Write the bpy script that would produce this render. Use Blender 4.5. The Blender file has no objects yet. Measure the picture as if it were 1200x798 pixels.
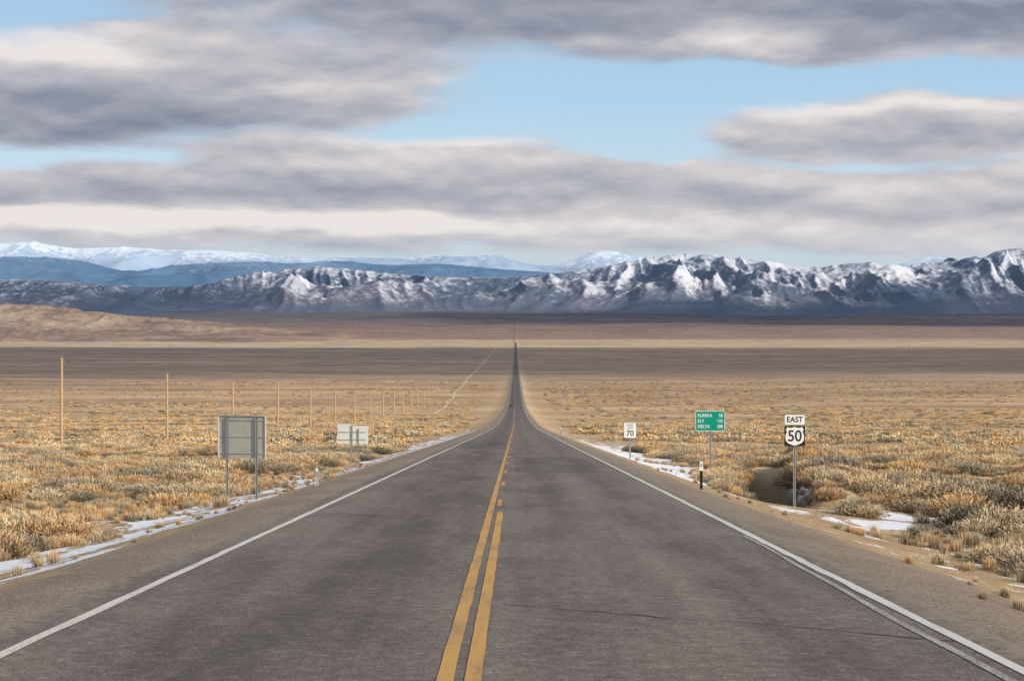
import bpy, bmesh, math, random
import numpy as np
from mathutils import Vector
random.seed(7); rng=np.random.default_rng(11)
scene=bpy.context.scene
scene.view_settings.view_transform='Standard'; scene.view_settings.look='None'; scene.view_settings.exposure=0
F=2300.0; HR=365.0; VX=604.5; CAMZ=1.77; XC=-0.37
SUN_AZ=math.radians(124); SUN_EL=math.radians(25)

# ---------------------------------------------------------------- noise
_T=rng.random((256,256))
def vnoise(x,y,s=0):
    x=np.asarray(x,float)+s*17.31; y=np.asarray(y,float)+s*9.77
    xi=np.floor(x).astype(int); yi=np.floor(y).astype(int); fx=x-xi; fy=y-yi
    fx=fx*fx*fx*(fx*(fx*6-15)+10); fy=fy*fy*fy*(fy*(fy*6-15)+10)
    a=_T[xi&255,yi&255]; b=_T[(xi+1)&255,yi&255]; c=_T[xi&255,(yi+1)&255]; d=_T[(xi+1)&255,(yi+1)&255]
    return (a*(1-fx)+b*fx)*(1-fy)+(c*(1-fx)+d*fx)*fy
def fbm(x,y,o=4,s=0,g=.5):
    r=0;a=1;t=0
    for i in range(o):
        r=r+a*(vnoise(x*2**i,y*2**i,s+i*3)-.5)*2; t+=a; a*=g
    return r/t
def ridged(x,y,o=5,s=0,g=.5):
    r=0;a=1;t=0
    for i in range(o):
        r=r+a*(1-np.abs(vnoise(x*2**i,y*2**i,s+i*3)-.5)*2)**1.6; t+=a; a*=g
    return r/t
def sst(a,b,x):
    t=np.clip((x-a)/(b-a),0,1); return t*t*(3-2*t)

# ---------------------------------------------------------------- terrain function
PY=np.array([-200,-60,0,100,200,330,600,1000,1800,3000,5000,8000,10000,12000,14500,17000,21000,26000.])
PD=np.array([-9.1,-1.49,1.77,7.2,12.63,19.6,32,47.4,65.7,87,107,123,118,84,0,-90,-150,-180.])
def hermite(x,X,Y):
    m=np.zeros_like(Y); s=np.diff(Y)/np.diff(X)
    m[1:-1]=(s[1:]*np.diff(X)[:-1]+s[:-1]*np.diff(X)[1:])/(X[2:]-X[:-2]); m[0]=s[0]; m[-1]=s[-1]
    i=np.clip(np.searchsorted(X,x)-1,0,len(X)-2); h=X[i+1]-X[i]; t=(x-X[i])/h
    return (2*t**3-3*t*t+1)*Y[i]+(t**3-2*t*t+t)*h*m[i]+(-2*t**3+3*t*t)*Y[i+1]+(t**3-t*t)*h*m[i+1]
def zroad(y): return CAMZ-hermite(np.asarray(y,float),PY,PD)
CX=[0,4.0,4.5,5.2,6.0,7.0,8.0,9.5,11,1e6]; CZ=[-.03,-.03,-.03,-.12,-.32,-.58,-.84,-1.08,-1.2,-1.2]
def gully(y): return 8.0+(y-60)*0.122+.3*fbm(y/7,y*0+3,2,2)
def gwid(y): return .9+.006*(y-60)
def ground(x,y):
    x=np.asarray(x,float); y=np.asarray(y,float)
    lat=np.abs(x-XC)
    z=zroad(y)+np.interp(lat,CX,CZ)
    off=sst(5.5,12,lat)
    near=1-sst(250,700,y)
    z=z+off*near*(.32*fbm(x/9,y/9,3,1)+.14*fbm(x/2,y/2,2,5)*(1-sst(60,200,y)))
    z=z+sst(40,220,lat)*(1-sst(8000,9500,y))*(2.2*fbm(x/260,y/420,3,8)*sst(200,900,y))
    z=z+sst(9000,13000,y)*26*fbm(x/1500,y/1800,4,12)
    win=sst(60,64,y)*(1-sst(110,135,y))
    z=z-1.6*np.exp(-(np.abs((x-gully(y))/gwid(y)))**3)*win
    z=z+.7*np.exp(-((x-gully(y)-2.1)/1.1)**2)*win
    return z
def G(x,y): return float(ground(np.array([x]),np.array([y]))[0])
# small clearings in the brush where old snow still lies: x, y, rx, ry
CLEAR=[(14.3,57,1.3,3.2),(11.6,58,1.1,2.0),(9.9,53,1.0,2.0),(24.5,96,2.6,6),(19.5,78,1.6,4),(-16,52,1.0,2),(-12.5,41,1.0,2.2),(-22,75,1.6,4),(17.5,66,1.3,3)]

# ---------------------------------------------------------------- node helpers
class N:
    def __init__(s,tree): s.t=tree; s.L=tree.links; tree.nodes.clear()
    def new(s,ty,**k):
        n=s.t.nodes.new(ty)
        for a,b in k.items(): setattr(n,a,b)
        return n
    def put(s,sock,v):
        if isinstance(v,bpy.types.NodeSocket): s.L.new(v,sock)
        elif v is not None:
            if isinstance(v,(tuple,list)) and sock.type=='RGBA' and len(v)==3: v=(*v,1)
            sock.default_value=v
    def m(s,op,a,b=None,c=None,clamp=False):
        n=s.new('ShaderNodeMath',operation=op,use_clamp=clamp)
        s.put(n.inputs[0],a); s.put(n.inputs[1],b)
        if c is not None: s.put(n.inputs[2],c)
        return n.outputs[0]
    def vm(s,op,a,b=None):
        n=s.new('ShaderNodeVectorMath',operation=op); s.put(n.inputs[0],a); s.put(n.inputs[1],b); return n.outputs[0]
    def noise(s,vec,scale,detail=3,rough=.55,col=False,dist=0):
        n=s.new('ShaderNodeTexNoise'); s.put(n.inputs['Vector'],vec)
        n.inputs['Scale'].default_value=scale; n.inputs['Detail'].default_value=detail; n.inputs['Roughness'].default_value=rough
        n.inputs['Distortion'].default_value=dist
        return n.outputs['Color' if col else 'Fac']
    def mapping(s,vec,loc=(0,0,0),scale=(1,1,1),rot=(0,0,0),ty='POINT'):
        n=s.new('ShaderNodeMapping',vector_type=ty); s.put(n.inputs[0],vec)
        n.inputs['Location'].default_value=loc; n.inputs['Rotation'].default_value=rot; n.inputs['Scale'].default_value=scale
        return n.outputs[0]
    def mr(s,v,a,b,c=0.,d=1.,smooth=True):
        n=s.new('ShaderNodeMapRange'); n.interpolation_type='SMOOTHSTEP' if smooth else 'LINEAR'
        for i,q in enumerate((v,a,b,c,d)): s.put(n.inputs[i],q)
        return n.outputs[0]
    def mix(s,f,a,b,bt='MIX'):
        n=s.new('ShaderNodeMix',data_type='RGBA',blend_type=bt)
        s.put(n.inputs[0],f); s.put(n.inputs[6],a); s.put(n.inputs[7],b); return n.outputs[2]
    def ramp(s,f,stops,interp='LINEAR'):
        n=s.new('ShaderNodeValToRGB'); s.put(n.inputs[0],f); cr=n.color_ramp; cr.interpolation=interp
        while len(cr.elements)<len(stops): cr.elements.new(.5)
        for e,(p,c) in zip(cr.elements,stops): e.position=p; e.color=(*c,1)
        return n.outputs[0]
    def xyz(s,v):
        n=s.new('ShaderNodeSeparateXYZ'); s.put(n.inputs[0],v); return n.outputs
    def comb(s,x,y,z):
        n=s.new('ShaderNodeCombineXYZ'); s.put(n.inputs[0],x); s.put(n.inputs[1],y); s.put(n.inputs[2],z); return n.outputs[0]
def newmat(name):
    m=bpy.data.materials.new(name); m.use_nodes=True; return m,N(m.node_tree)
def finish(n,col,rough=.9,bump=None,bstr=.3,bdist=.02,metal=0,spec=.2,emis=None,estr=0):
    b=n.new('ShaderNodeBsdfPrincipled'); n.put(b.inputs['Base Color'],col); n.put(b.inputs['Roughness'],rough)
    b.inputs['Metallic'].default_value=metal; b.inputs['Specular IOR Level'].default_value=spec
    if emis is not None:
        n.put(b.inputs['Emission Color'],emis); b.inputs['Emission Strength'].default_value=estr
    if bump is not None:
        q=n.new('ShaderNodeBump'); n.put(q.inputs['Height'],bump); q.inputs['Strength'].default_value=bstr; q.inputs['Distance'].default_value=bdist
        n.L.new(q.outputs[0],b.inputs['Normal'])
    o=n.new('ShaderNodeOutputMaterial'); n.L.new(b.outputs[0],o.inputs[0])
def simple(name,c,rough=.6,metal=0,var=.15,scale=6,spec=.3):
    m,n=newmat(name); g=n.new('ShaderNodeNewGeometry').outputs['Position']
    f=n.noise(g,scale,4,.65)
    col=n.mix(f,tuple(v*(1-var) for v in c),tuple(min(1,v*(1+var)) for v in c))
    finish(n,col,rough,metal=metal,spec=spec); return m

def mesh_obj(name,verts,faces,mat=None,smooth=False,parent=None):
    me=bpy.data.meshes.new(name); me.from_pydata([tuple(v) for v in verts],[],faces); me.update()
    if smooth: me.polygons.foreach_set('use_smooth',[True]*len(me.polygons))
    o=bpy.data.objects.new(name,me); scene.collection.objects.link(o)
    if mat: me.materials.append(mat)
    if parent: o.parent=parent
    return o
def grid_obj(name,X,Y,Z,mat,smooth=True):
    r,c=X.shape; V=np.stack([X,Y,Z],-1).reshape(-1,3).astype(np.float32)
    i=np.arange(r*c).reshape(r,c); Q=np.stack([i[:-1,:-1],i[:-1,1:],i[1:,1:],i[1:,:-1]],-1).reshape(-1,4)
    me=bpy.data.meshes.new(name); me.vertices.add(len(V)); me.vertices.foreach_set('co',V.ravel())
    me.loops.add(Q.size); me.loops.foreach_set('vertex_index',Q.ravel().astype(np.int32))
    me.polygons.add(len(Q)); me.polygons.foreach_set('loop_start',(np.arange(len(Q))*4).astype(np.int32))
    me.polygons.foreach_set('use_smooth',np.full(len(Q),smooth)); me.update(calc_edges=True); me.validate()
    o=bpy.data.objects.new(name,me); scene.collection.objects.link(o); me.materials.append(mat); return o
def empty(name,loc):
    o=bpy.data.objects.new(name,None); o.location=loc; o.empty_display_size=.3; scene.collection.objects.link(o); return o

# ---------------------------------------------------------------- ground material
m_ground,n=newmat('desert_ground')
P=n.new('ShaderNodeNewGeometry').outputs['Position']; x,y,z=n.xyz(P)[:3]
xr=n.m('SUBTRACT',x,XC); lat=n.m('ABSOLUTE',xr)
wob=n.noise(P,.35,3,.6); wob2=n.noise(P,2.5,4,.65); fine=n.noise(P,22,4,.75)
latw=n.m('ADD',lat,n.m('MULTIPLY',n.m('SUBTRACT',wob,.5),1.8))
latw=n.m('ADD',latw,n.m('MULTIPLY',n.m('SUBTRACT',wob2,.5),1.6))
widen=n.m('MULTIPLY',n.mr(y,18,50,1.0,0),n.mr(x,0,1,0,1))
gm=n.m('MULTIPLY',n.mr(n.m('SUBTRACT',latw,widen),5.0,5.9,1,0),n.mr(y,3000,6500,1,0))
gcol=n.ramp(fine,[(.3,(.11,.083,.062)),(.46,(.23,.183,.142)),(.58,(.31,.255,.205)),(.7,(.55,.49,.42))])
gcol=n.mix(n.mr(wob,.4,.65,0,.5),gcol,n.mix(1,gcol,(.72,.68,.64),'MULTIPLY'))
s1=n.m('ADD',n.m('MULTIPLY',wob2,.5),n.m('MULTIPLY',fine,.5))
soil=n.ramp(s1,[(.32,(.16,.11,.065)),(.45,(.38,.285,.17)),(.55,(.56,.435,.27)),(.68,(.68,.565,.39))])
brown=n.mr(n.m('ADD',lat,n.m('MULTIPLY',n.m('SUBTRACT',wob,.5),6)),9,12.5,.6,.15)
soil=n.mix(brown,soil,n.mix(1,soil,(.66,.57,.50),'MULTIPLY'))
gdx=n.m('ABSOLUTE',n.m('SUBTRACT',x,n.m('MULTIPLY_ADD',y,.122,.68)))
gully_shade=n.m('MULTIPLY',n.mr(n.m('ADD',gdx,n.m('MULTIPLY',n.m('SUBTRACT',wob2,.5),.8)),.9,1.5,1,0),n.m('MULTIPLY',n.mr(y,58,62),n.mr(y,112,132,1,0)))
soil=n.mix(n.m('MULTIPLY',gully_shade,.9),soil,(.085,.06,.04))  # shadow inside the gully painted into the soil colour
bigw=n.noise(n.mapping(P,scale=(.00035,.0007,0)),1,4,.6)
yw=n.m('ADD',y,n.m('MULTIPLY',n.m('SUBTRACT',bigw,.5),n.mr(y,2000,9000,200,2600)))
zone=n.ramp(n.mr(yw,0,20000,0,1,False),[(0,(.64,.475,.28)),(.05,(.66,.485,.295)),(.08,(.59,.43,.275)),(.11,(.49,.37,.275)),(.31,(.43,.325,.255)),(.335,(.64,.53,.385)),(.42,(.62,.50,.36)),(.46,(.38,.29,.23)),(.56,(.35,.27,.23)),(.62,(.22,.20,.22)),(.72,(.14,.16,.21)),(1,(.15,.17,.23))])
mid=n.noise(n.mapping(P,scale=(.02,.012,0)),1,5,.7)
mid2=n.noise(n.mapping(P,scale=(.0025,.006,0)),1,5,.65)
bushes=n.noise(P,.55,3,.75)
zone=n.mix(n.mr(mid,.35,.65),n.mix(1,zone,(.74,.70,.67),'MULTIPLY'),zone)
zone=n.mix(n.mr(mid2,.38,.62,0,.85),zone,n.mix(1,zone,(.64,.62,.66),'MULTIPLY'))
zone=n.mix(n.mr(bushes,.42,.58,.0,.7),zone,n.mix(1,zone,(.66,.60,.54),'MULTIPLY'))
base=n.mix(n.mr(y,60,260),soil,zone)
verge=n.m('MULTIPLY',n.mr(n.m('ADD',lat,n.m('MULTIPLY',n.m('SUBTRACT',mid,.5),16)),8,18,1,0),n.m('MULTIPLY',n.mr(y,200,600,0,.2),n.mr(y,1200,5000,1,0)))
base=n.mix(verge,base,(.62,.50,.33))
base=n.mix(gm,base,gcol)
sn=n.noise(n.mapping(P,scale=(1,.42,0)),.65,6,.74)
leftb=n.m('MULTIPLY',n.m('MULTIPLY',n.mr(lat,5.7,6.6),n.mr(lat,8.6,13,1,0)),n.mr(x,-1,0,.155,0))
rightb=n.m('MULTIPLY',n.m('MULTIPLY',n.mr(lat,5.8,7),n.mr(lat,11,16,1,0)),n.m('MULTIPLY',n.mr(x,0,1,0,.22),n.m('MULTIPLY',n.mr(y,66,80,.35,1),n.mr(y,150,240,1,.35))))
acc=n.m('ADD',leftb,rightb)
p2=n.comb(x,y,0.)
for cx_,cy_,rx_,ry_ in CLEAR:
    mp=n.mapping(p2,loc=(cx_,cy_,0),scale=(rx_*1.1,ry_*1.1,1),ty='TEXTURE')
    g_=n.new('ShaderNodeTexGradient',gradient_type='SPHERICAL'); n.L.new(mp,g_.inputs[0])
    acc=n.m('MULTIPLY_ADD',g_.outputs['Fac'],.33,acc)
thr=n.m('SUBTRACT',.635,acc)
snow=n.m('MULTIPLY',n.mr(n.m('SUBTRACT',sn,thr),0,.02),n.m('MULTIPLY',n.mr(y,220,420,1,0),n.mr(latw,5.3,5.9)))
snow=n.m('MULTIPLY',snow,n.m('SUBTRACT',1.0,gully_shade))
base=n.mix(snow,base,n.mix(wob2,(.66,.71,.80),(.82,.84,.88)))
hgt=n.m('ADD',n.m('MULTIPLY',fine,.7),wob2)
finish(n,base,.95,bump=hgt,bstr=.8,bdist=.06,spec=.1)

u=np.linspace(-1,1,421); xs=3.95*np.sinh(9*u)+XC
ys=np.concatenate([np.arange(-60,20,1.0),20*np.exp(np.arange(0,590)*.012)]); ys=ys[ys<24000]
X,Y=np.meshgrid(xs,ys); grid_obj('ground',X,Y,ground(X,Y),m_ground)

# ---------------------------------------------------------------- road
m_road,n=newmat('worn_asphalt')
P=n.new('ShaderNodeNewGeometry').outputs['Position']; x,y,z=n.xyz(P)[:3]
f1=n.noise(P,42,3,.9); f2=n.noise(P,7,4,.75); st=n.noise(n.mapping(P,scale=(1.6,.07,0)),1,5,.6); pt=n.noise(n.mapping(P,scale=(.45,.16,0)),1,5,.65)
a=n.m('ADD',n.m('MULTIPLY',f1,.7),n.m('MULTIPLY',f2,.3))
col=n.ramp(a,[(.3,(.035,.029,.024)),(.44,(.12,.10,.084)),(.55,(.195,.166,.142)),(.65,(.48,.43,.38))])
xr=n.m('SUBTRACT',x,XC)
def track(c,w): return n.m('POWER',2.718,n.m('MULTIPLY',n.m('POWER',n.m('DIVIDE',n.m('SUBTRACT',xr,c),w),2),-1))
dk=n.m('MULTIPLY',track(-1.35,1.0),.5)
dk=n.m('ADD',dk,n.m('MULTIPLY',n.m('ADD',track(1.0,.45),track(2.75,.45)),.25))
dk=n.m('ADD',dk,n.m('MULTIPLY',n.mr(st,.4,.62),.36)); dk=n.m('ADD',dk,n.m('MULTIPLY',n.mr(pt,.42,.60),.36))
dk=n.m('MINIMUM',dk,1.0)
col=n.mix(dk,col,n.mix(1,col,(.50,.49,.50),'MULTIPLY'))
pw_=n.m('MULTIPLY',n.m('MULTIPLY',n.mr(xr,.3,.34),n.mr(xr,3.3,3.36,1,0)),n.m('MULTIPLY',n.mr(y,64,64.3),n.mr(y,88,88.4,1,0)))
pw2=n.m('MULTIPLY',n.mr(xr,-.3,-.34),n.m('MULTIPLY',n.mr(y,118,118.4),n.mr(y,150,150.4,1,0)))
col=n.mix(n.m('MULTIPLY',n.m('ADD',pw_,pw2),.5),col,n.mix(1,col,(.6,.6,.6),'MULTIPLY'))
col=n.mix(n.mr(y,250,1400,0,.7),col,(.065,.058,.055))  # far stretch darkened in the colour to stand for shade in the valley
col=n.mix(n.m('MULTIPLY',n.mr(n.m('ADD',n.m('ABSOLUTE',n.m('SUBTRACT',xr,.12)),n.m('MULTIPLY',n.m('SUBTRACT',f2,.5),1.2)),3.8,4.15),.8),col,(.25,.205,.16))
finish(n,col,.85,bump=a,bstr=.6,bdist=.014,spec=.25)
ry=ys[ys<8000]
def strips(name,lst,mat):
    V=[];Fc=[]
    for (a,b,y0,y1,dz,w,s) in lst:
        yy=ry[(ry>y0)&(ry<y1)]; yy=np.concatenate([[y0],yy,[y1]])
        zz=np.interp(yy,ys,zroad(ys))+dz
        k=(1-sst(60,150,yy))*w
        l=XC+a+k*fbm(yy*1.3,yy*0,4,s); r=XC+b+k*fbm(yy*1.3,yy*0+5,4,s+4)
        o=len(V)
        for i in range(len(yy)): V+= [(l[i],yy[i],zz[i]),(r[i],yy[i],zz[i])]
        for i in range(len(yy)-1): Fc.append((o+2*i,o+2*i+1,o+2*i+3,o+2*i+2))
    return mesh_obj(name,V,Fc,mat)
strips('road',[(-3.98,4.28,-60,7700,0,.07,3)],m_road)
def paint(name,c,worn,lo,hi):
    m,n=newmat(name); P=n.new('ShaderNodeNewGeometry').outputs['Position']
    f=n.noise(P,45,4,.85); g=n.noise(n.mapping(P,scale=(3,.5,0)),1,4,.6)
    v=n.m('ADD',n.m('MULTIPLY',f,.65),n.m('MULTIPLY',g,.35))
    finish(n,n.mix(n.mr(v,lo,hi),n.mix(g,tuple(q*.75 for q in c),c),worn),.7,bump=f,bstr=.3,bdist=.01); return m
m_yel=paint('yellow_road_paint',(.60,.335,.085),(.18,.135,.09),.47,.62)
m_wht=paint('white_road_paint',(.66,.63,.58),(.17,.15,.13),.51,.64)
m_old=paint('worn_white_paint',(.50,.47,.43),(.13,.115,.105),.44,.56)
yl=[(-.17,-.055,-60,7700,.006,.012,1),(.02,.135,-60,37,.006,.012,2)]
d=39.5
while d<420: yl.append((-.015,.075,d,d+3,.006,0,0)); d+=12
strips('yellow_center_lines',yl,m_yel)
strips('white_edge_lines',[(-3.53,-3.42,-60,7700,.006,.02,6),(3.86,3.97,-60,7700,.006,.02,9)],m_wht)
V=[];Fc=[];yo=np.arange(-20,30,.5)
for yy in yo:
    k=float(sst(15,30,np.array(yy))); xx=XC+3.70+.12*k+.01*math.sin(yy); zz=float(np.interp(yy,ys,zroad(ys)))+.006
    V+=[(xx-.04,yy,zz),(xx+.035-.03*k,yy,zz)]
for i in range(len(yo)-1): Fc.append((2*i,2*i+1,2*i+3,2*i+2))
mesh_obj('old_edge_line',V,Fc,m_old)
m_crk=simple('crack_tar',(.045,.04,.036),.9)
V=[];Fc=[]
def crack(p,q,w,amp,seed):
    L=math.dist(p,q); k=max(6,int(L/.12)); o=len(V)
    dx,dy=(q[0]-p[0])/L,(q[1]-p[1])/L
    for i in range(k+1):
        t=i/k; off=amp*float(fbm(np.array(t*L*.9),np.array(seed*1.7),4,seed)); ww=w*(.3+abs(float(fbm(np.array(t*L*3),np.array(.3),2,seed+5)))*1.7)
        cx=p[0]+dx*L*t-dy*off; cy=p[1]+dy*L*t+dx*off
        for s in (-1,1):
            X_,Y_=cx-dy*ww*s*.5,cy+dx*ww*s*.5
            V.append((X_,Y_,float(np.interp(Y_,ys,zroad(ys)))+.004))
    for i in range(k): Fc.append((o+2*i,o+2*i+1,o+2*i+3,o+2*i+2))
for p,q,w,a,s in [((-.1,18.6),(3.7,15.4),.024,.22,1),((-.2,46.5),(3.2,47.2),.10,.25,2),((.0,64),(2.6,64.6),.16,.3,3),((-3.8,88),(3.6,88),.15,.3,4),
                  ((-3.9,118),(3.4,117),.16,.3,8),((.4,150),(3.5,150),.16,.3,9),((-3.6,36),(-1.4,35.4),.05,.2,6)]:
    crack(p,q,w,a,s)
mesh_obj('road_cracks',V,Fc,m_crk)

def track_obj(name,pts,w,mat):
    pts=np.array(pts,float); yy=ys[(ys>pts[0,1])&(ys<pts[-1,1])]; xx=np.interp(yy,pts[:,1],pts[:,0])+2*fbm(yy/150,yy*0,3,4)
    V=[];Fc=[]
    for a,b in zip(xx,yy):
        for c in (-.5,-.25,0,.25,.5): V.append((a+c*w,b,G(a+c*w,b)+.10))
    k=5
    for i in range(len(yy)-1):
        for j in range(4): Fc.append((i*k+j,i*k+j+1,(i+1)*k+j+1,(i+1)*k+j))
    mesh_obj(name,V,Fc,mat)
m_track=simple('pale_dirt',(.52,.40,.275),.95,scale=.5)
m_track2=simple('brown_dirt',(.27,.20,.14),.95,scale=.5)
track_obj('dirt_track',[(-28,620),(-30,700),(-46,1500),(-60,3000),(-66,6500)],1.7,m_track)
track_obj('dirt_track',[(36,700),(42,1100),(60,2500),(85,5400)],2.2,m_track2)

# ---------------------------------------------------------------- mountains and hills
def rowz(row,d): return CAMZ+(HR-row)*d/F
def gblur(a,s):
    r=int(s*3)+1; k=np.exp(-.5*(np.arange(-r,r+1)/s)**2); k/=k.sum()
    return np.convolve(np.pad(a,r,mode='edge'),k,'valid')
def mountain(name,crest,yf,yc,yb,L,mat,nx=700,ny=150,rough=.45,seed=0,pw=1.15,warp=.35,oc=6,px0=-700,px1=1900,zb=None,gain=.5,sy=.5,flat=.5,fit=260):
    crest=np.array(crest,float)
    px=np.linspace(px0,px1,nx); x=(px-VX)/F*yc
    yy=np.concatenate([np.linspace(yf,yc,int(ny*.75)),np.linspace(yc,yb,ny-int(ny*.75)+1)[1:]])
    X,Y=np.meshgrid(x,yy)
    H=np.interp(px,crest[:,0],crest[:,1]); H=gblur(H,3); Hc=rowz(H,yc)
    B=(zroad(np.minimum(Y,yc))-8) if zb is None else np.full_like(Y,zb)
    w1=fbm(X/L/2,Y/L/2,3,seed+20)*warp; w2=fbm(X/L/2,Y/L/2,3,seed+30)*warp
    R=ridged(X/L+w1,Y/L*sy+w2,oc,seed,gain)
    R=(R-.35)/.5
    yfx=yf+(yc-yf)*.35*(fbm(X/L/2.5,Y*0+4,3,seed+9)+.3)
    cy=yc+(yc-yf)*.18*fbm(X/L/3,Y*0,3,seed+7)
    t=np.where(Y<cy,(Y-yfx)/(cy-yfx),1-(Y-cy)/(yb-cy)*1.1); t=np.clip(t,0,1)
    rg=rough*(1-flat*sst(.72,1.0,t))
    env=np.sin(t*math.pi/2)**pw
    D=np.maximum(Hc[None,:]-B,0)*env*np.maximum((1-rg)+rg*R,.02)
    for it in range(5):
        ang=((B+D-CAMZ)/Y).max(0)*yc; want=Hc-CAMZ
        bb=float(B[0,0])
        num=gblur(np.maximum(want-bb,2),nx/fit); den=gblur(np.maximum(ang-bb,2),nx/fit)
        D=D*np.clip(num/den,.4,2.5)[None,:]
    Z=B+D-14*(1-np.clip(t*12,0,1))
    return grid_obj(name,X,Y,Z,mat)
def mtn_mat(name,rock,rock2,snowc,zlo,zhi,sc,haze,hz,est,snowmax=1.,lo=.35,hi=.75,nxw=-1.,aw=1.5):
    m,n=newmat(name); ge=n.new('ShaderNodeNewGeometry'); P=ge.outputs['Position']; x,y,z=n.xyz(P)[:3]
    nx_=n.xyz(ge.outputs['Normal'])[0]
    a=n.noise(P,.0009*sc,5,.65); b=n.noise(P,.016*sc,6,.8)
    col=n.mix(n.mr(a,.35,.65),rock,rock2)
    h=n.m('ADD',n.mr(z,zlo,zhi,0,1,False),n.m('MULTIPLY',n.m('SUBTRACT',a,.5),aw))
    h=n.m('ADD',h,n.m('MULTIPLY',n.m('SUBTRACT',b,.5),2.4)); h=n.m('ADD',h,n.m('MULTIPLY',nx_,nxw))
    sf=n.mr(h,lo,hi,0,snowmax)
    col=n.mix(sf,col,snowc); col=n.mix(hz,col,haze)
    finish(n,col,.95,spec=.0,emis=haze,estr=est); return m  # aerial haze painted into the colour, with a faint glow as airlight
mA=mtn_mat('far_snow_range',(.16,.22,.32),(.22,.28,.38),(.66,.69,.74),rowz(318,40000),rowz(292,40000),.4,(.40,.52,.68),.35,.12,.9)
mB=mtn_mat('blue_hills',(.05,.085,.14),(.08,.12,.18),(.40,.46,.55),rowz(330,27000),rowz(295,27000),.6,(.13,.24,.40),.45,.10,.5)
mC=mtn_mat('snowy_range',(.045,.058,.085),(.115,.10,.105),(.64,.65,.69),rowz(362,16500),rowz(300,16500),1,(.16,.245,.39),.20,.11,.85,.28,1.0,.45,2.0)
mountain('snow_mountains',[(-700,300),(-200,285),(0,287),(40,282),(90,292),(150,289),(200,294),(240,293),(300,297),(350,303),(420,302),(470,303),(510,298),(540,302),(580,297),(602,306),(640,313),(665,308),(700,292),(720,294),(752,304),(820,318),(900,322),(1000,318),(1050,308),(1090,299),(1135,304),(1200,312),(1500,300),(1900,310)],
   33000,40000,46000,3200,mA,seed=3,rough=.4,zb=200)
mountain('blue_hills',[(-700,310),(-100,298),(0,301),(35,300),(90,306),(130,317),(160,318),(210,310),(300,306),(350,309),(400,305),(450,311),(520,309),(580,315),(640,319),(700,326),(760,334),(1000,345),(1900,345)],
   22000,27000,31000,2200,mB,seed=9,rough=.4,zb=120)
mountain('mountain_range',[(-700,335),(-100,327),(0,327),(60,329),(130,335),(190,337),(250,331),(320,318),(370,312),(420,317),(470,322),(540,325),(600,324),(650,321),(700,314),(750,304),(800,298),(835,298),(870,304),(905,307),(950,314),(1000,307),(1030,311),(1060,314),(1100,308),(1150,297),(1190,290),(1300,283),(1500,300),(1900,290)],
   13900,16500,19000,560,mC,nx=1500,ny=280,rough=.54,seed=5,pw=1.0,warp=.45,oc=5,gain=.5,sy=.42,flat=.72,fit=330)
m_tan,n=newmat('tan_hills'); P=n.new('ShaderNodeNewGeometry').outputs['Position']
a=n.noise(P,.004,5,.65); b=n.noise(P,.03,4,.7)
finish(n,n.mix(n.mr(n.m('ADD',n.m('MULTIPLY',a,.6),n.m('MULTIPLY',b,.4)),.38,.62),(.17,.13,.115),(.34,.26,.21)),.95,spec=.0)
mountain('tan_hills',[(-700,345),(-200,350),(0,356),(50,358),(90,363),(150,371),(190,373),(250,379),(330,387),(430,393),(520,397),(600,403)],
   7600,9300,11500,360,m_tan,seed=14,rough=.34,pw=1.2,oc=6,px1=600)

# ---------------------------------------------------------------- high clouds overhead (cast the valley's cloud shadows)
m_cl,n=newmat('cloud_vapour')
at=n.new('ShaderNodeAttribute',attribute_name='dens').outputs['Fac']
tb=n.new('ShaderNodeBsdfTransparent'); db=n.new('ShaderNodeBsdfDiffuse'); db.inputs[0].default_value=(.85,.85,.87,1)
ms=n.new('ShaderNodeMixShader'); n.L.new(at,ms.inputs[0]); n.L.new(tb.outputs[0],ms.inputs[1]); n.L.new(db.outputs[0],ms.inputs[2])
o=n.new('ShaderNodeOutputMaterial'); n.L.new(ms.outputs[0],o.inputs[0])
def cloud(sx,sy,rx,ry,seed,h=2500,edge=260,sub=7,thick=1,op=.55,feather=.72):
    k=h/math.tan(SUN_EL); cx=sx+math.sin(SUN_AZ)*k; cy=sy+math.cos(SUN_AZ)*k
    bm=bmesh.new(); bmesh.ops.create_icosphere(bm,subdivisions=sub,radius=1)
    A=np.array([v.co[:] for v in bm.verts])
    px_,py_=A[:,0]*rx,A[:,1]*ry
    dx=edge*1.5*fbm(px_/900+seed,py_/900,5,seed,.6); dy=edge*1.5*fbm(px_/900+seed,py_/900+9,5,seed+3,.6)
    lump=fbm(px_/900,py_/900,4,seed+2)
    zz=A[:,2]*np.where(A[:,2]>0,260,60)*thick*(1+.6*lump)
    f=1+.15*fbm(A[:,0]*3+seed,A[:,1]*3,3,seed)
    for v,a_,b_,c_,d_,z_,ff in zip(bm.verts,px_,py_,dx,dy,zz,f): v.co=(a_*ff+c_,b_*ff+d_,z_)
    me=bpy.data.meshes.new('cloud'); bm.to_mesh(me); bm.free(); me.materials.append(m_cl)
    q=np.hypot(A[:,0],A[:,1])+.16*fbm(px_/500,py_/260,4,seed+6)
    dens=op*(1-sst(feather,.99,q))*(.86+.5*np.clip(fbm(px_/1200,py_/500,4,seed+11)*1.6,-.6,.25))
    a=me.attributes.new('dens','FLOAT','POINT'); a.data.foreach_set('value',np.clip(dens,0,1).astype(np.float32))
    me.polygons.foreach_set('use_smooth',[True]*len(me.polygons))
    o=bpy.data.objects.new('cloud',me); o.location=(cx,cy,h); scene.collection.objects.link(o)
cloud(600,4300,6200,2250,1,feather=.68,op=.64)
cloud(3300,13200,4600,1500,2,op=.75)
cloud(-5200,15000,3900,1800,3,op=.5)
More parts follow.
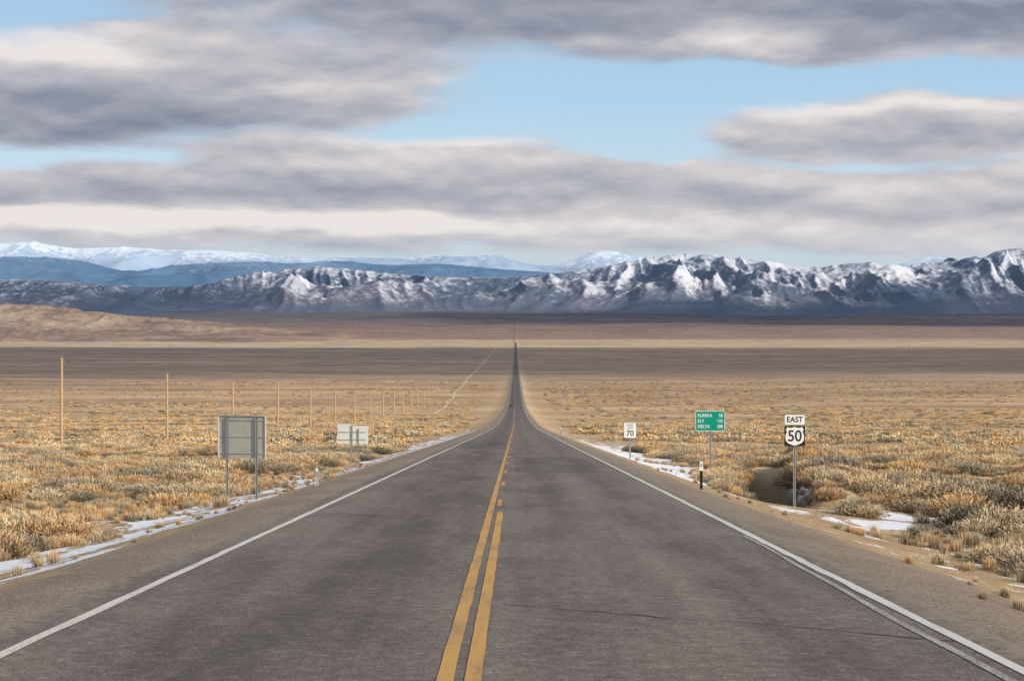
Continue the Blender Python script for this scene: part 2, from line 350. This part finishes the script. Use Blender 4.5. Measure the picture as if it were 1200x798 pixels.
cloud(-420,1720,360,150,4,h=2300,edge=90,sub=5,thick=.4,feather=.3,op=.5)
cloud(520,1350,300,90,5,h=2300,edge=60,sub=5,thick=.4,feather=.3,op=.5)

# ---------------------------------------------------------------- vegetation
m_veg,n=newmat('dry_brush')
oi=n.new('ShaderNodeObjectInfo'); at=n.new('ShaderNodeAttribute',attribute_name='tip'); tp=at.outputs['Fac']
loc=oi.outputs['Location']; patch=n.noise(loc,.07,3,.65); rnd=oi.outputs['Random']
v=n.m('ADD',n.m('MULTIPLY',patch,1.0),n.m('MULTIPLY',n.m('SUBTRACT',rnd,.5),.55))
c=n.ramp(v,[(.14,(.28,.26,.19)),(.29,(.45,.40,.29)),(.39,(.70,.58,.40)),(.50,(.86,.68,.41)),(.58,(.84,.52,.23)),(.66,(.70,.47,.26)),(.80,(.38,.34,.26))])
c=n.mix(tp,n.mix(1,c,(.28,.23,.19),'MULTIPLY'),c)  # lighter seed tips; bases darkened in the colour for shadow contrast
bs=n.new('ShaderNodeBsdfDiffuse'); n.put(bs.inputs[0],c)
o=n.new('ShaderNodeOutputMaterial'); n.L.new(bs.outputs[0],o.inputs[0])
src=bpy.data.collections.new('brush_parts')
def bush(idx,nb,R,Hh,w,seed,kind,floor=.05):
    r=np.random.default_rng(seed); V=[];Fc=[];T=[]
    lobes=[(r.normal(0,.38*R),r.normal(0,.38*R),r.uniform(.5,.85)) for _ in range(6)]
    for i in range(nb):
        th=r.uniform(0,2*math.pi)
        if kind=='grass':
            el=abs(r.normal(0,.45)); ln=r.uniform(.6,1.05)
            st=np.array([r.normal(0,.3*R),r.normal(0,.3*R),-.02]); dirv=np.array([math.sin(el)*math.cos(th)*R,math.sin(el)*math.sin(th)*R,math.cos(el)*Hh])*ln
        else:
            lx,ly,ls=lobes[r.integers(6)]; el=math.acos(1-r.uniform(0,1.0)); rr=ls*r.uniform(.35,1)**.5
            out=np.array([math.sin(el)*math.cos(th)*R,math.sin(el)*math.sin(th)*R,math.cos(el)*Hh])
            st=np.array([lx,ly,0])+out*rr
            dirv=out*r.uniform(.08,.2)+np.array([r.normal(0,.08*R),r.normal(0,.08*R),r.uniform(.0,.13)*Hh])
            if i%12==0: dirv=st*np.array([.95,.95,1]); st=np.array([lx*.2,ly*.2,-.03])
        side=np.cross(dirv,r.normal(0,1,3)); side/=np.linalg.norm(side)+1e-6
        end=st+dirv; mid=(st+end)/2+r.normal(0,.03,3)*R+np.array([0,0,.03*Hh])
        o=len(V)
        for p,ww,t in ((st,w*.8,.2),(mid,w,.6),(end,w*.3,1)):
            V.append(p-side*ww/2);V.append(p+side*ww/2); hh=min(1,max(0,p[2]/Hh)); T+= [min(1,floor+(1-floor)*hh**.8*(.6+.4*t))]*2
        Fc+= [(o,o+1,o+3,o+2),(o+2,o+3,o+5,o+4)]
    me=bpy.data.meshes.new('b'); me.from_pydata([tuple(q) for q in V],[],Fc); me.update()
    a=me.attributes.new('tip','FLOAT','POINT'); a.data.foreach_set('value',np.array(T,np.float32)); me.materials.append(m_veg)
    ob=bpy.data.objects.new('brush_part_%02d'%idx,me); src.objects.link(ob)
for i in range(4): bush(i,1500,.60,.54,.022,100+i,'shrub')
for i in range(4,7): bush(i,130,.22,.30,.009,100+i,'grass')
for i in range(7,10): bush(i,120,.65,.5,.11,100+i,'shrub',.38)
def scatter(name,pts):
    me=bpy.data.meshes.new(name); pts=np.array(pts,np.float32); k=len(pts)
    me.vertices.add(k); me.vertices.foreach_set('co',pts[:,:3].ravel().copy())
    for nm,ty,col in (('rz','FLOAT',3),('sc','FLOAT',4)):
        a=me.attributes.new(nm,ty,'POINT'); a.data.foreach_set('value',pts[:,col].copy())
    a=me.attributes.new('pick','INT','POINT'); a.data.foreach_set('value',pts[:,5].astype(np.int32))
    ob=bpy.data.objects.new(name,me); scene.collection.objects.link(ob)
    g=bpy.data.node_groups.new(name,'GeometryNodeTree')
    g.interface.new_socket('Geometry',in_out='INPUT',socket_type='NodeSocketGeometry'); g.interface.new_socket('Geometry',in_out='OUTPUT',socket_type='NodeSocketGeometry')
    I=g.nodes.new('NodeGroupInput');O=g.nodes.new('NodeGroupOutput'); ci=g.nodes.new('GeometryNodeCollectionInfo')
    ci.inputs['Collection'].default_value=src; ci.inputs['Separate Children'].default_value=True; ci.inputs['Reset Children'].default_value=True
    ip=g.nodes.new('GeometryNodeInstanceOnPoints'); ip.inputs['Pick Instance'].default_value=True
    def na(nm,dt):
        q=g.nodes.new('GeometryNodeInputNamedAttribute'); q.data_type=dt; q.inputs[0].default_value=nm; return q.outputs[0]
    cx=g.nodes.new('ShaderNodeCombineXYZ'); er=g.nodes.new('FunctionNodeEulerToRotation'); l=g.links.new
    l(na('rz','FLOAT'),cx.inputs[2]); l(cx.outputs[0],er.inputs[0]); l(er.outputs[0],ip.inputs['Rotation'])
    l(na('sc','FLOAT'),ip.inputs['Scale']); l(na('pick','INT'),ip.inputs['Instance Index'])
    l(I.outputs[0],ip.inputs['Points']); l(ci.outputs[0],ip.inputs['Instance']); l(ip.outputs[0],O.inputs[0])
    md=ob.modifiers.new('scatter','NODES'); md.node_group=g
def sample(cnt,y0,y1,pw=1):
    yy=(rng.uniform(0,1,cnt)*(y1**(pw+1)-y0**(pw+1))+y0**(pw+1))**(1/(pw+1))
    xx=rng.uniform(-1,1,cnt)*(yy*.30+10); return xx,yy
def free(x,y):
    k=np.ones(len(x),bool)
    for a,b,rx_,ry_ in CLEAR: k&=(((x-a)/rx_)**2+((y-b+ry_*.5)/(ry_*1.5))**2)>1
    k&=~((np.abs(x-gully(y))<gwid(y)*1.1)&(y>60)&(y<132))
    k&=~((np.abs(x-7.6)<1.5)&(y>49)&(y<=61.5))
    return k
def build(cnt,y0,y1,pw,latL,latR,smin,smax,picks,thr,soft,fs=14,seed=0,snowzone=1.,ditch=3.):
    x,y=sample(cnt,y0,y1,pw); lat=np.abs(x-XC)
    dn=fbm(x/fs,y/fs,3,seed+40)*.5+.5
    lr=latR+ditch*sst(68,80,y)*(1-sst(130,200,y))+ditch*.7*(1-sst(42,52,y))
    lm=np.where(x<0,latL,lr)
    keep=(lat>lm+1.4*fbm(x/4,y/4,2,6))&(rng.uniform(0,1,cnt)<sst(thr-soft,thr+soft,dn))
    keep&=~((lat<9.5)&(rng.uniform(0,1,cnt)>snowzone))
    keep&=free(x,y)
    x,y=x[keep],y[keep]; k=len(x)
    sc=(smin+(smax-smin)*rng.uniform(0,1,k)**1.5)*(.65+.7*(fbm(x/20,y/20,2,seed+3)*.5+.5))
    return np.stack([x,y,ground(x,y),rng.uniform(0,6.28,k),sc,rng.choice(picks,k)],1)
nq=220; yq=rng.uniform(63,125,nq); side_=rng.choice([-1,1,1],nq); xq=gully(yq)+side_*(rng.uniform(1.5,2.7,nq)+.006*(yq-60))
kq=(xq-XC)>8.2; yq=yq[kq]; xq=xq[kq]; nq=len(xq)
gb=np.stack([xq,yq,ground(xq,yq)-.05,rng.uniform(0,6.28,nq),rng.uniform(.6,1.2,nq),rng.choice([0,1,2,3],nq)],1)
bush_pts=np.concatenate([build(15000,18,170,1,9.8,8.2,.5,1.6,[0,1,2,3],.50,.05,fs=6,seed=1),gb,
    build(22000,160,650,1,12,12,.8,1.7,[7,8,9],.49,.08,fs=26,seed=2),
    build(9000,600,2000,.6,18,18,1.2,2.4,[7,8,9],.47,.10,fs=80,seed=3)])
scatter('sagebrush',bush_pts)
g1=build(24000,14,130,.8,8.0,7.2,.5,1.2,[4,5,6],.48,.14,fs=4,seed=7,snowzone=.4,ditch=1.5)
g2=build(3200,14,100,.5,5.7,5.9,.25,.6,[4,5,6],.52,.09,fs=3,seed=8,ditch=0)
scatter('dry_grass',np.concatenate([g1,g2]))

# ---------------------------------------------------------------- signs and posts
m_gal=simple('galvanised_steel',(.40,.41,.40),.45,.5,.2)
m_alu=simple('aluminium_sheet',(.40,.385,.33),.5,.1,.25,3)
m_alul=simple('bright_aluminium',(.62,.61,.57),.5,.1,.12,3)
m_sw=simple('sign_white',(.74,.74,.72),.4,0,.06)
m_sb=simple('sign_black',(.015,.015,.015),.5)
m_sg=simple('sign_green',(.0,.25,.17),.4,0,.08)
m_wood=simple('weathered_pole_wood',(.46,.31,.185),.85,0,.3,2)
m_dark=simple('dark_post',(.06,.06,.055),.7)
m_glass=simple('glass_insulator',(.35,.42,.42),.2)
def box(name,c,s,mat,parent,bev=.004):
    bm=bmesh.new(); bmesh.ops.create_cube(bm,size=1)
    for v in bm.verts: v.co=(v.co.x*s[0],v.co.y*s[1],v.co.z*s[2])
    if bev: bmesh.ops.bevel(bm,geom=bm.edges[:],offset=min(bev,min(s)*.3),segments=2,affect='EDGES')
    me=bpy.data.meshes.new(name); bm.to_mesh(me); bm.free(); me.materials.append(mat)
    o=bpy.data.objects.new(name,me); o.location=c; o.parent=parent; scene.collection.objects.link(o); return o
def upost(name,x,y,z0,z1,mat,parent,w=.075):
    pr=[(-w/2,0),(-w/2,-.006),(-w*.25,-.006),(-w*.22,-.04),(w*.22,-.04),(w*.25,-.006),(w/2,-.006),(w/2,0),(w*.28,0),(w*.25,-.034),(-w*.25,-.034),(-w*.28,0)]
    k=len(pr); V=[(x+a,y-b,z) for z in (z0,z1) for a,b in pr]
    Fc=[(i,(i+1)%k,(i+1)%k+k,i+k) for i in range(k)]+[tuple(range(k,2*k))]
    return mesh_obj(name,V,Fc,mat,parent=parent)
def panel(name,w,h,cx,cz,y,mat,parent,t=.004,r=.04):
    bm=bmesh.new(); pts=[]
    for sx,sz,a0 in ((1,-1,-90),(1,1,0),(-1,1,90),(-1,-1,180)):
        for k in range(5):
            a=math.radians(a0+k*22.5); pts.append((cx+sx*(w/2-r)+r*math.cos(a),y,cz+sz*(h/2-r)+r*math.sin(a)))
    f=bm.faces.new([bm.verts.new(p) for p in pts]); e=bmesh.ops.extrude_face_region(bm,geom=[f])
    for v in e['geom']:
        if isinstance(v,bmesh.types.BMVert): v.co.y+=t
    bmesh.ops.recalc_face_normals(bm,faces=bm.faces[:])
    me=bpy.data.meshes.new(name); bm.to_mesh(me); bm.free(); me.materials.append(mat)
    o=bpy.data.objects.new(name,me); o.parent=parent; scene.collection.objects.link(o); return o
def text(name,s,size,cx,cz,y,mat,parent,align='CENTER',sx=1,bold=.004):
    c=bpy.data.curves.new(name,'FONT'); c.body=s; c.size=size; c.align_x=align; c.align_y='CENTER'; c.extrude=.0008; c.offset=bold
    c.materials.append(mat); o=bpy.data.objects.new(name,c); o.rotation_euler=(math.pi/2,0,0); o.location=(cx,y,cz); o.scale=(sx,1,1)
    o.parent=parent; scene.collection.objects.link(o); return o
def place(px,d): return (px-VX)/F*d
def zat(row,d): return CAMZ+(HR-row)*d/F
d=59; x0=place(931.5,d); g=G(x0,d); e=empty('highway_route_sign',(x0,d,g)); top=zat(486,d)-g
upost('post',0,.03,-.4,top-.02,m_gal,e)
panel('direction_plate',.61,.30,0,top-.15,0,m_sw,e); panel('plate_rim',.63,.32,0,top-.15,.005,m_sb,e)
text('direction_text','EAST',.24,0,top-.15,-.004,m_sb,e,sx=.92,bold=.004)
zc=top-.33-.31; panel('route_panel',.62,.61,0,zc,0,m_sb,e)
h=[(0,-.29),(.10,-.255),(.20,-.215),(.265,-.14),(.285,-.04),(.27,.05),(.235,.12),(.27,.20),(.215,.275),(.15,.245),(.075,.255),(0,.28)]
sh=h+[(-a,b) for a,b in reversed(h[1:-1])]
mesh_obj('shield',[(a,-.004,zc+b) for a,b in sh],[tuple(range(len(sh)))],m_sw,parent=e)
text('route_number','50',.47,0,zc-.01,-.008,m_sb,e,sx=.92,bold=.006)
d=100; x0=place(832.5,d); g=G(x0,d); e=empty('distance_sign',(x0,d,g)); top=zat(482,d)-g; w=33.5*d/F; hh=22.5*d/F
upost('post',0,.03,-.4,top-.03,m_gal,e,.1)
panel('panel',w,hh,0,top-hh/2,0,m_sg,e,r=.07); panel('panel_rim',w+.05,hh+.05,0,top-hh/2,.006,m_sw,e,r=.09)
for i,(a,b) in enumerate((('EUREKA','58'),('ELY','135'),('DELTA','288'))):
    zz=top-hh*(.22+.285*i)
    text('town_%d'%i,a,.23,-w/2+.09,zz,-.004,m_sw,e,'LEFT',.88,.002); text('miles_%d'%i,b,.23,w/2-.09,zz,-.004,m_sw,e,'RIGHT',.88,.002)
d=112; x0=place(738.5,d); g=G(x0,d); e=empty('speed_limit_sign',(x0,d,g)); top=zat(495.5,d)-g; w=14*d/F; hh=17.5*d/F
upost('post',0,.03,-.4,top-.03,m_gal,e,.09)
panel('panel',w,hh,0,top-hh/2,0,m_sw,e); panel('panel_rim',w+.02,hh+.02,0,top-hh/2,.006,m_sb,e)
text('word_speed','SPEED',.16,0,top-.14,-.004,m_sb,e,bold=0); text('word_limit','LIMIT',.16,0,top-.30,-.004,m_sb,e,bold=0); text('number','70',.44,0,top-.60,-.004,m_sb,e,bold=.006)
d=60; x0=place(282.5,d); g=G(x0,d); e=empty('road_sign',(x0,d,g)); top=zat(487,d)-g; w=1.56; hh=1.3; e.rotation_euler=(0,0,math.radians(-14))
for i,xx in enumerate((-.47,.49)): upost('post_%d'%(i+1),xx,0,-.8,top-.05,m_gal,e,.08)
panel('sign_panel',w,hh,0,top-hh/2,.06,m_alu,e,.01,.03)
for i,zz in enumerate((.14,.65,1.16)): box('wind_beam_%d'%(i+1),(0,.048,top-zz),(w-.1,.02,.03),m_alu,e)
for i,xx in enumerate((-w/2+.012,w/2-.012)): box('edge_frame_%d'%(i+1),(xx,.04,top-hh/2),(.03,.035,hh),m_alul,e)
box('top_frame',(0,.04,top-.012),(w-.06,.034,.025),m_alu,e)
box('panel_seam',(-w/2+.27,.051,top-hh/2),(.014,.01,hh-.06),m_dark,e)
d=115; x0=place(412,d); g=G(x0,d); e=empty('road_sign',(x0,d,g)); top=zat(496.5,d)-g
upost('post',0,0,-.4,top-.1,m_gal,e,.09); upost('post_2',.38,0,-.4,top-.3,m_gal,e,.07)
panel('sign_panel_1',.78,1.15,-.46,top-.6,.06,m_alul,e); panel('sign_panel_2',.92,1.05,.50,top-.66,.06,m_alul,e)
box('cross_brace',(0,.045,top-.5),(1.6,.025,.05),m_gal,e); box('cross_brace_2',(0,.045,top-.95),(1.6,.025,.05),m_gal,e)
def delin(px,rt,d,body,face):
    x0=place(px,d); g=G(x0,d); e=empty('roadside_delineator',(x0,d,g)); top=zat(rt,d)-g
    upost('post',0,0,-.3,top,body,e,.085); panel('reflector_plate',.095,.26,0,top-.12,-.012,face,e,.004,.02)
    panel('reflector',.06,.09,0,top-.09,-.018,m_sw if face is not m_sw else m_gal,e,.003,.02)
delin(822,541,54,m_dark,m_sw); delin(371,547,55,m_alul,m_gal)
for px,rt,d in ((548,503,190),(657,500,200),(572,498,330)): delin(px,rt,d,m_gal,m_sw)

def pole(x,y,H,r0=.17,r1=.12,arm=False):
    bm=bmesh.new(); rings=[]
    for k in range(7):
        t=k/6; r=r0+(r1-r0)*t; zz=-.5+(H+.5)*t; ox=.04*math.sin(t*3+x)
        rings.append([bm.verts.new((ox+r*math.cos(a*math.pi/6),r*math.sin(a*math.pi/6),zz)) for a in range(12)])
    for a,b in zip(rings,rings[1:]):
        for i in range(12): bm.faces.new((a[i],a[(i+1)%12],b[(i+1)%12],b[i]))
    bm.faces.new(rings[-1])
    me=bpy.data.meshes.new('shaft'); bm.to_mesh(me); bm.free(); me.materials.append(m_wood)
    e=empty('utility_pole',(x,y,G(x,y))); o=bpy.data.objects.new('shaft',me); o.parent=e; scene.collection.objects.link(o)
    box('pin',(0,0,H+.08),(.04,.04,.25),m_dark,e); box('insulator',(0,0,H+.2),(.11,.11,.13),m_glass,e,.03)
    box('side_pin',(.14,0,H-.5),(.22,.05,.05),m_dark,e); box('side_insulator',(.26,0,H-.42),(.1,.1,.14),m_glass,e,.03)
    if arm: box('crossarm',(0,0,H-1.5),(6,.3,.4),m_wood,e)
    e.rotation_euler=(0,random.uniform(-.012,.012),0); return e
for k in range(14): 
    yy=199+60.3*k; pole(place(72,199),yy,9.0+(random.uniform(-.25,.25) if k>1 else 0),.17+.010*k,.12+.010*k)
for px in (200,340,490,645,785,925,1065): pole(place(px,5400),5400,20,.6,.4,True)

e=empty('car',(XC-1.75,900,float(zroad(900))+.01))
m_car=simple('dark_car_paint',(.02,.022,.028),.25,0,.1,spec=.5); m_gl=simple('car_glass',(.03,.035,.04),.08,spec=.6); m_ty=simple('tyre_rubber',(.02,.02,.02),.9)
prof=[(-2.2,.35),(-2.25,.6),(-2.15,.82),(-1.2,.95),(-.5,1.42),(.9,1.45),(1.6,1.0),(2.2,.92),(2.25,.5),(2.2,.35)]
V=[(sx*(.88 if pz<1.1 else .68),py,pz) for sx in (-1,1) for py,pz in prof]; k=len(prof)
mesh_obj('body',V,[tuple(range(k)),tuple(reversed(range(k,2*k)))]+[(i,i+k,(i+1)%k+k,(i+1)%k) for i in range(k)],m_car,parent=e)
mesh_obj('windscreen',[(-.72,-1.16,1.0),(.72,-1.16,1.0),(.6,-.56,1.4),(-.6,-.56,1.4)],[(0,1,2,3)],m_gl,parent=e).location=(0,-.03,.03)
for sx in (-1,1):
    for i,wy in enumerate((-1.4,1.4)):
        bm=bmesh.new(); bmesh.ops.create_cone(bm,cap_ends=True,segments=20,radius1=.33,radius2=.33,depth=.22)
        me=bpy.data.meshes.new('wheel'); bm.to_mesh(me); bm.free(); me.materials.append(m_ty)
        o=bpy.data.objects.new('wheel_%d'%(i+1+(sx>0)*2),me); o.parent=e; o.rotation_euler=(0,math.pi/2,0); o.location=(sx*.82,wy,.33); scene.collection.objects.link(o)
    box('headlamp',(sx*.6,-2.25,.68),(.3,.05,.14),m_sw,e)

# ---------------------------------------------------------------- world sky with clouds
w=bpy.data.worlds.new('World'); scene.world=w; w.use_nodes=True; n=N(w.node_tree)
sky=n.new('ShaderNodeTexSky'); sky.sky_type='NISHITA'; sky.sun_disc=False; sky.sun_elevation=SUN_EL; sky.sun_rotation=SUN_AZ; sky.air_density=1.0; sky.dust_density=.6; sky.altitude=1900
tc=n.new('ShaderNodeTexCoord').outputs['Generated']; dx,dy,dz=n.xyz(tc)[:3]
az=n.m('ARCTAN2',dx,dy); el=n.m('ARCSINE',dz)
AX=n.m('MULTIPLY',az,23); AY=n.m('MULTIPLY',el,23); p0=n.comb(AX,AY,0.)
wn=n.vm('SUBTRACT',n.noise(n.mapping(p0,scale=(.4,1.4,1)),1,4,.55,col=True),(.5,.5,.5))
p=n.vm('ADD',p0,n.vm('MULTIPLY',wn,(2.2,.6,0)))
def blobs(lst,start):
    acc=start
    for px,py,rx,ry,wt in lst:
        mp=n.mapping(p,loc=((px-600)/100,(HR-py)/100,0),scale=(rx/100,ry/100,1),ty='TEXTURE')
        g_=n.new('ShaderNodeTexGradient',gradient_type='SPHERICAL'); n.L.new(mp,g_.inputs[0])
        acc=n.m('MULTIPLY_ADD',g_.outputs['Fac'],wt,acc)
    return acc
def cn(off): return n.noise(n.mapping(p0,loc=(3.1,off,0),scale=(.6,1.8,1)),1,6,.52)
c1=cn(0.0); c2=cn(.25)
start=n.m('MULTIPLY',n.m('SUBTRACT',c1,.5),1.9)
start=n.m('ADD',start,n.mr(AY,3.9,6,0,.45))
C=blobs([(680,-15,800,120,2.0),(1100,20,350,80,1.0),(80,110,400,85,2.0),(380,108,240,44,1.2),(1060,150,360,48,2.0),(480,178,290,36,1.3),(250,228,900,60,2.0),(1000,240,800,68,2.1),(500,270,1500,48,1.3),
         (740,172,110,24,-1.0),(1010,192,260,12,-.6),(90,187,220,18,-1.0),(40,5,150,45,-1.2),(760,115,300,45,-1.0),(1050,95,300,30,-1.0)],start)
cov=n.mr(C,-.05,.85)
relief=n.m('MULTIPLY',n.m('SUBTRACT',c2,c1),1.5)
sd=n.m('ADD',n.m('ADD',.32,relief),n.m('MULTIPLY',n.m('SUBTRACT',c1,.5),.5))
D=blobs([(650,10,750,95,.62),(1150,30,320,60,.5),(120,140,380,65,.72),(60,60,260,34,-.5),(870,48,110,30,-.6),(1080,172,330,28,.40),(300,226,700,34,.38),(1000,250,600,50,.08),(250,262,600,20,-.75),(900,275,500,22,-.2),(480,160,300,16,-.5),(1050,128,300,16,-.4),(350,292,600,16,.2)],sd)
ccol=n.ramp(D,[(0,(.83,.78,.76)),(.3,(.61,.585,.61)),(.6,(.41,.425,.485)),(1,(.23,.26,.34))])
blue=n.ramp(n.mr(AY,0,4,0,1,False),[(0,(.46,.58,.71)),(.35,(.60,.745,.87)),(.6,(.47,.68,.87)),(1,(.36,.58,.83))])
skyc=n.mix(.8,sky.outputs[0],n.vm('MULTIPLY',blue,(10,10,10)))
low=n.mr(AY,.5,1.0,.5,1)
fin=n.mix(n.m('MULTIPLY',cov,low),skyc,n.vm('MULTIPLY',ccol,(10,10,10)))
bg=n.new('ShaderNodeBackground'); n.L.new(fin,bg.inputs[0]); bg.inputs[1].default_value=.1
o=n.new('ShaderNodeOutputWorld'); n.L.new(bg.outputs[0],o.inputs[0])

sl=bpy.data.lights.new('sun','SUN'); sl.energy=5.0; sl.angle=math.radians(.6); sl.color=(1,.88,.72)
so=bpy.data.objects.new('sun',sl); scene.collection.objects.link(so)
sd_=Vector((math.sin(SUN_AZ)*math.cos(SUN_EL),math.cos(SUN_AZ)*math.cos(SUN_EL),math.sin(SUN_EL)))
so.rotation_euler=sd_.to_track_quat('Z','Y').to_euler(); so.location=(0,-20,60)

cam=bpy.data.cameras.new('camera'); cam.sensor_width=36; cam.lens=36*F/1200; cam.clip_start=.1; cam.clip_end=120000
co=bpy.data.objects.new('camera',cam); co.location=(0,0,CAMZ); co.rotation_euler=(math.radians(90)-math.atan((399-HR)/F),0,math.atan((VX-600)/F)); scene.collection.objects.link(co)
scene.camera=co
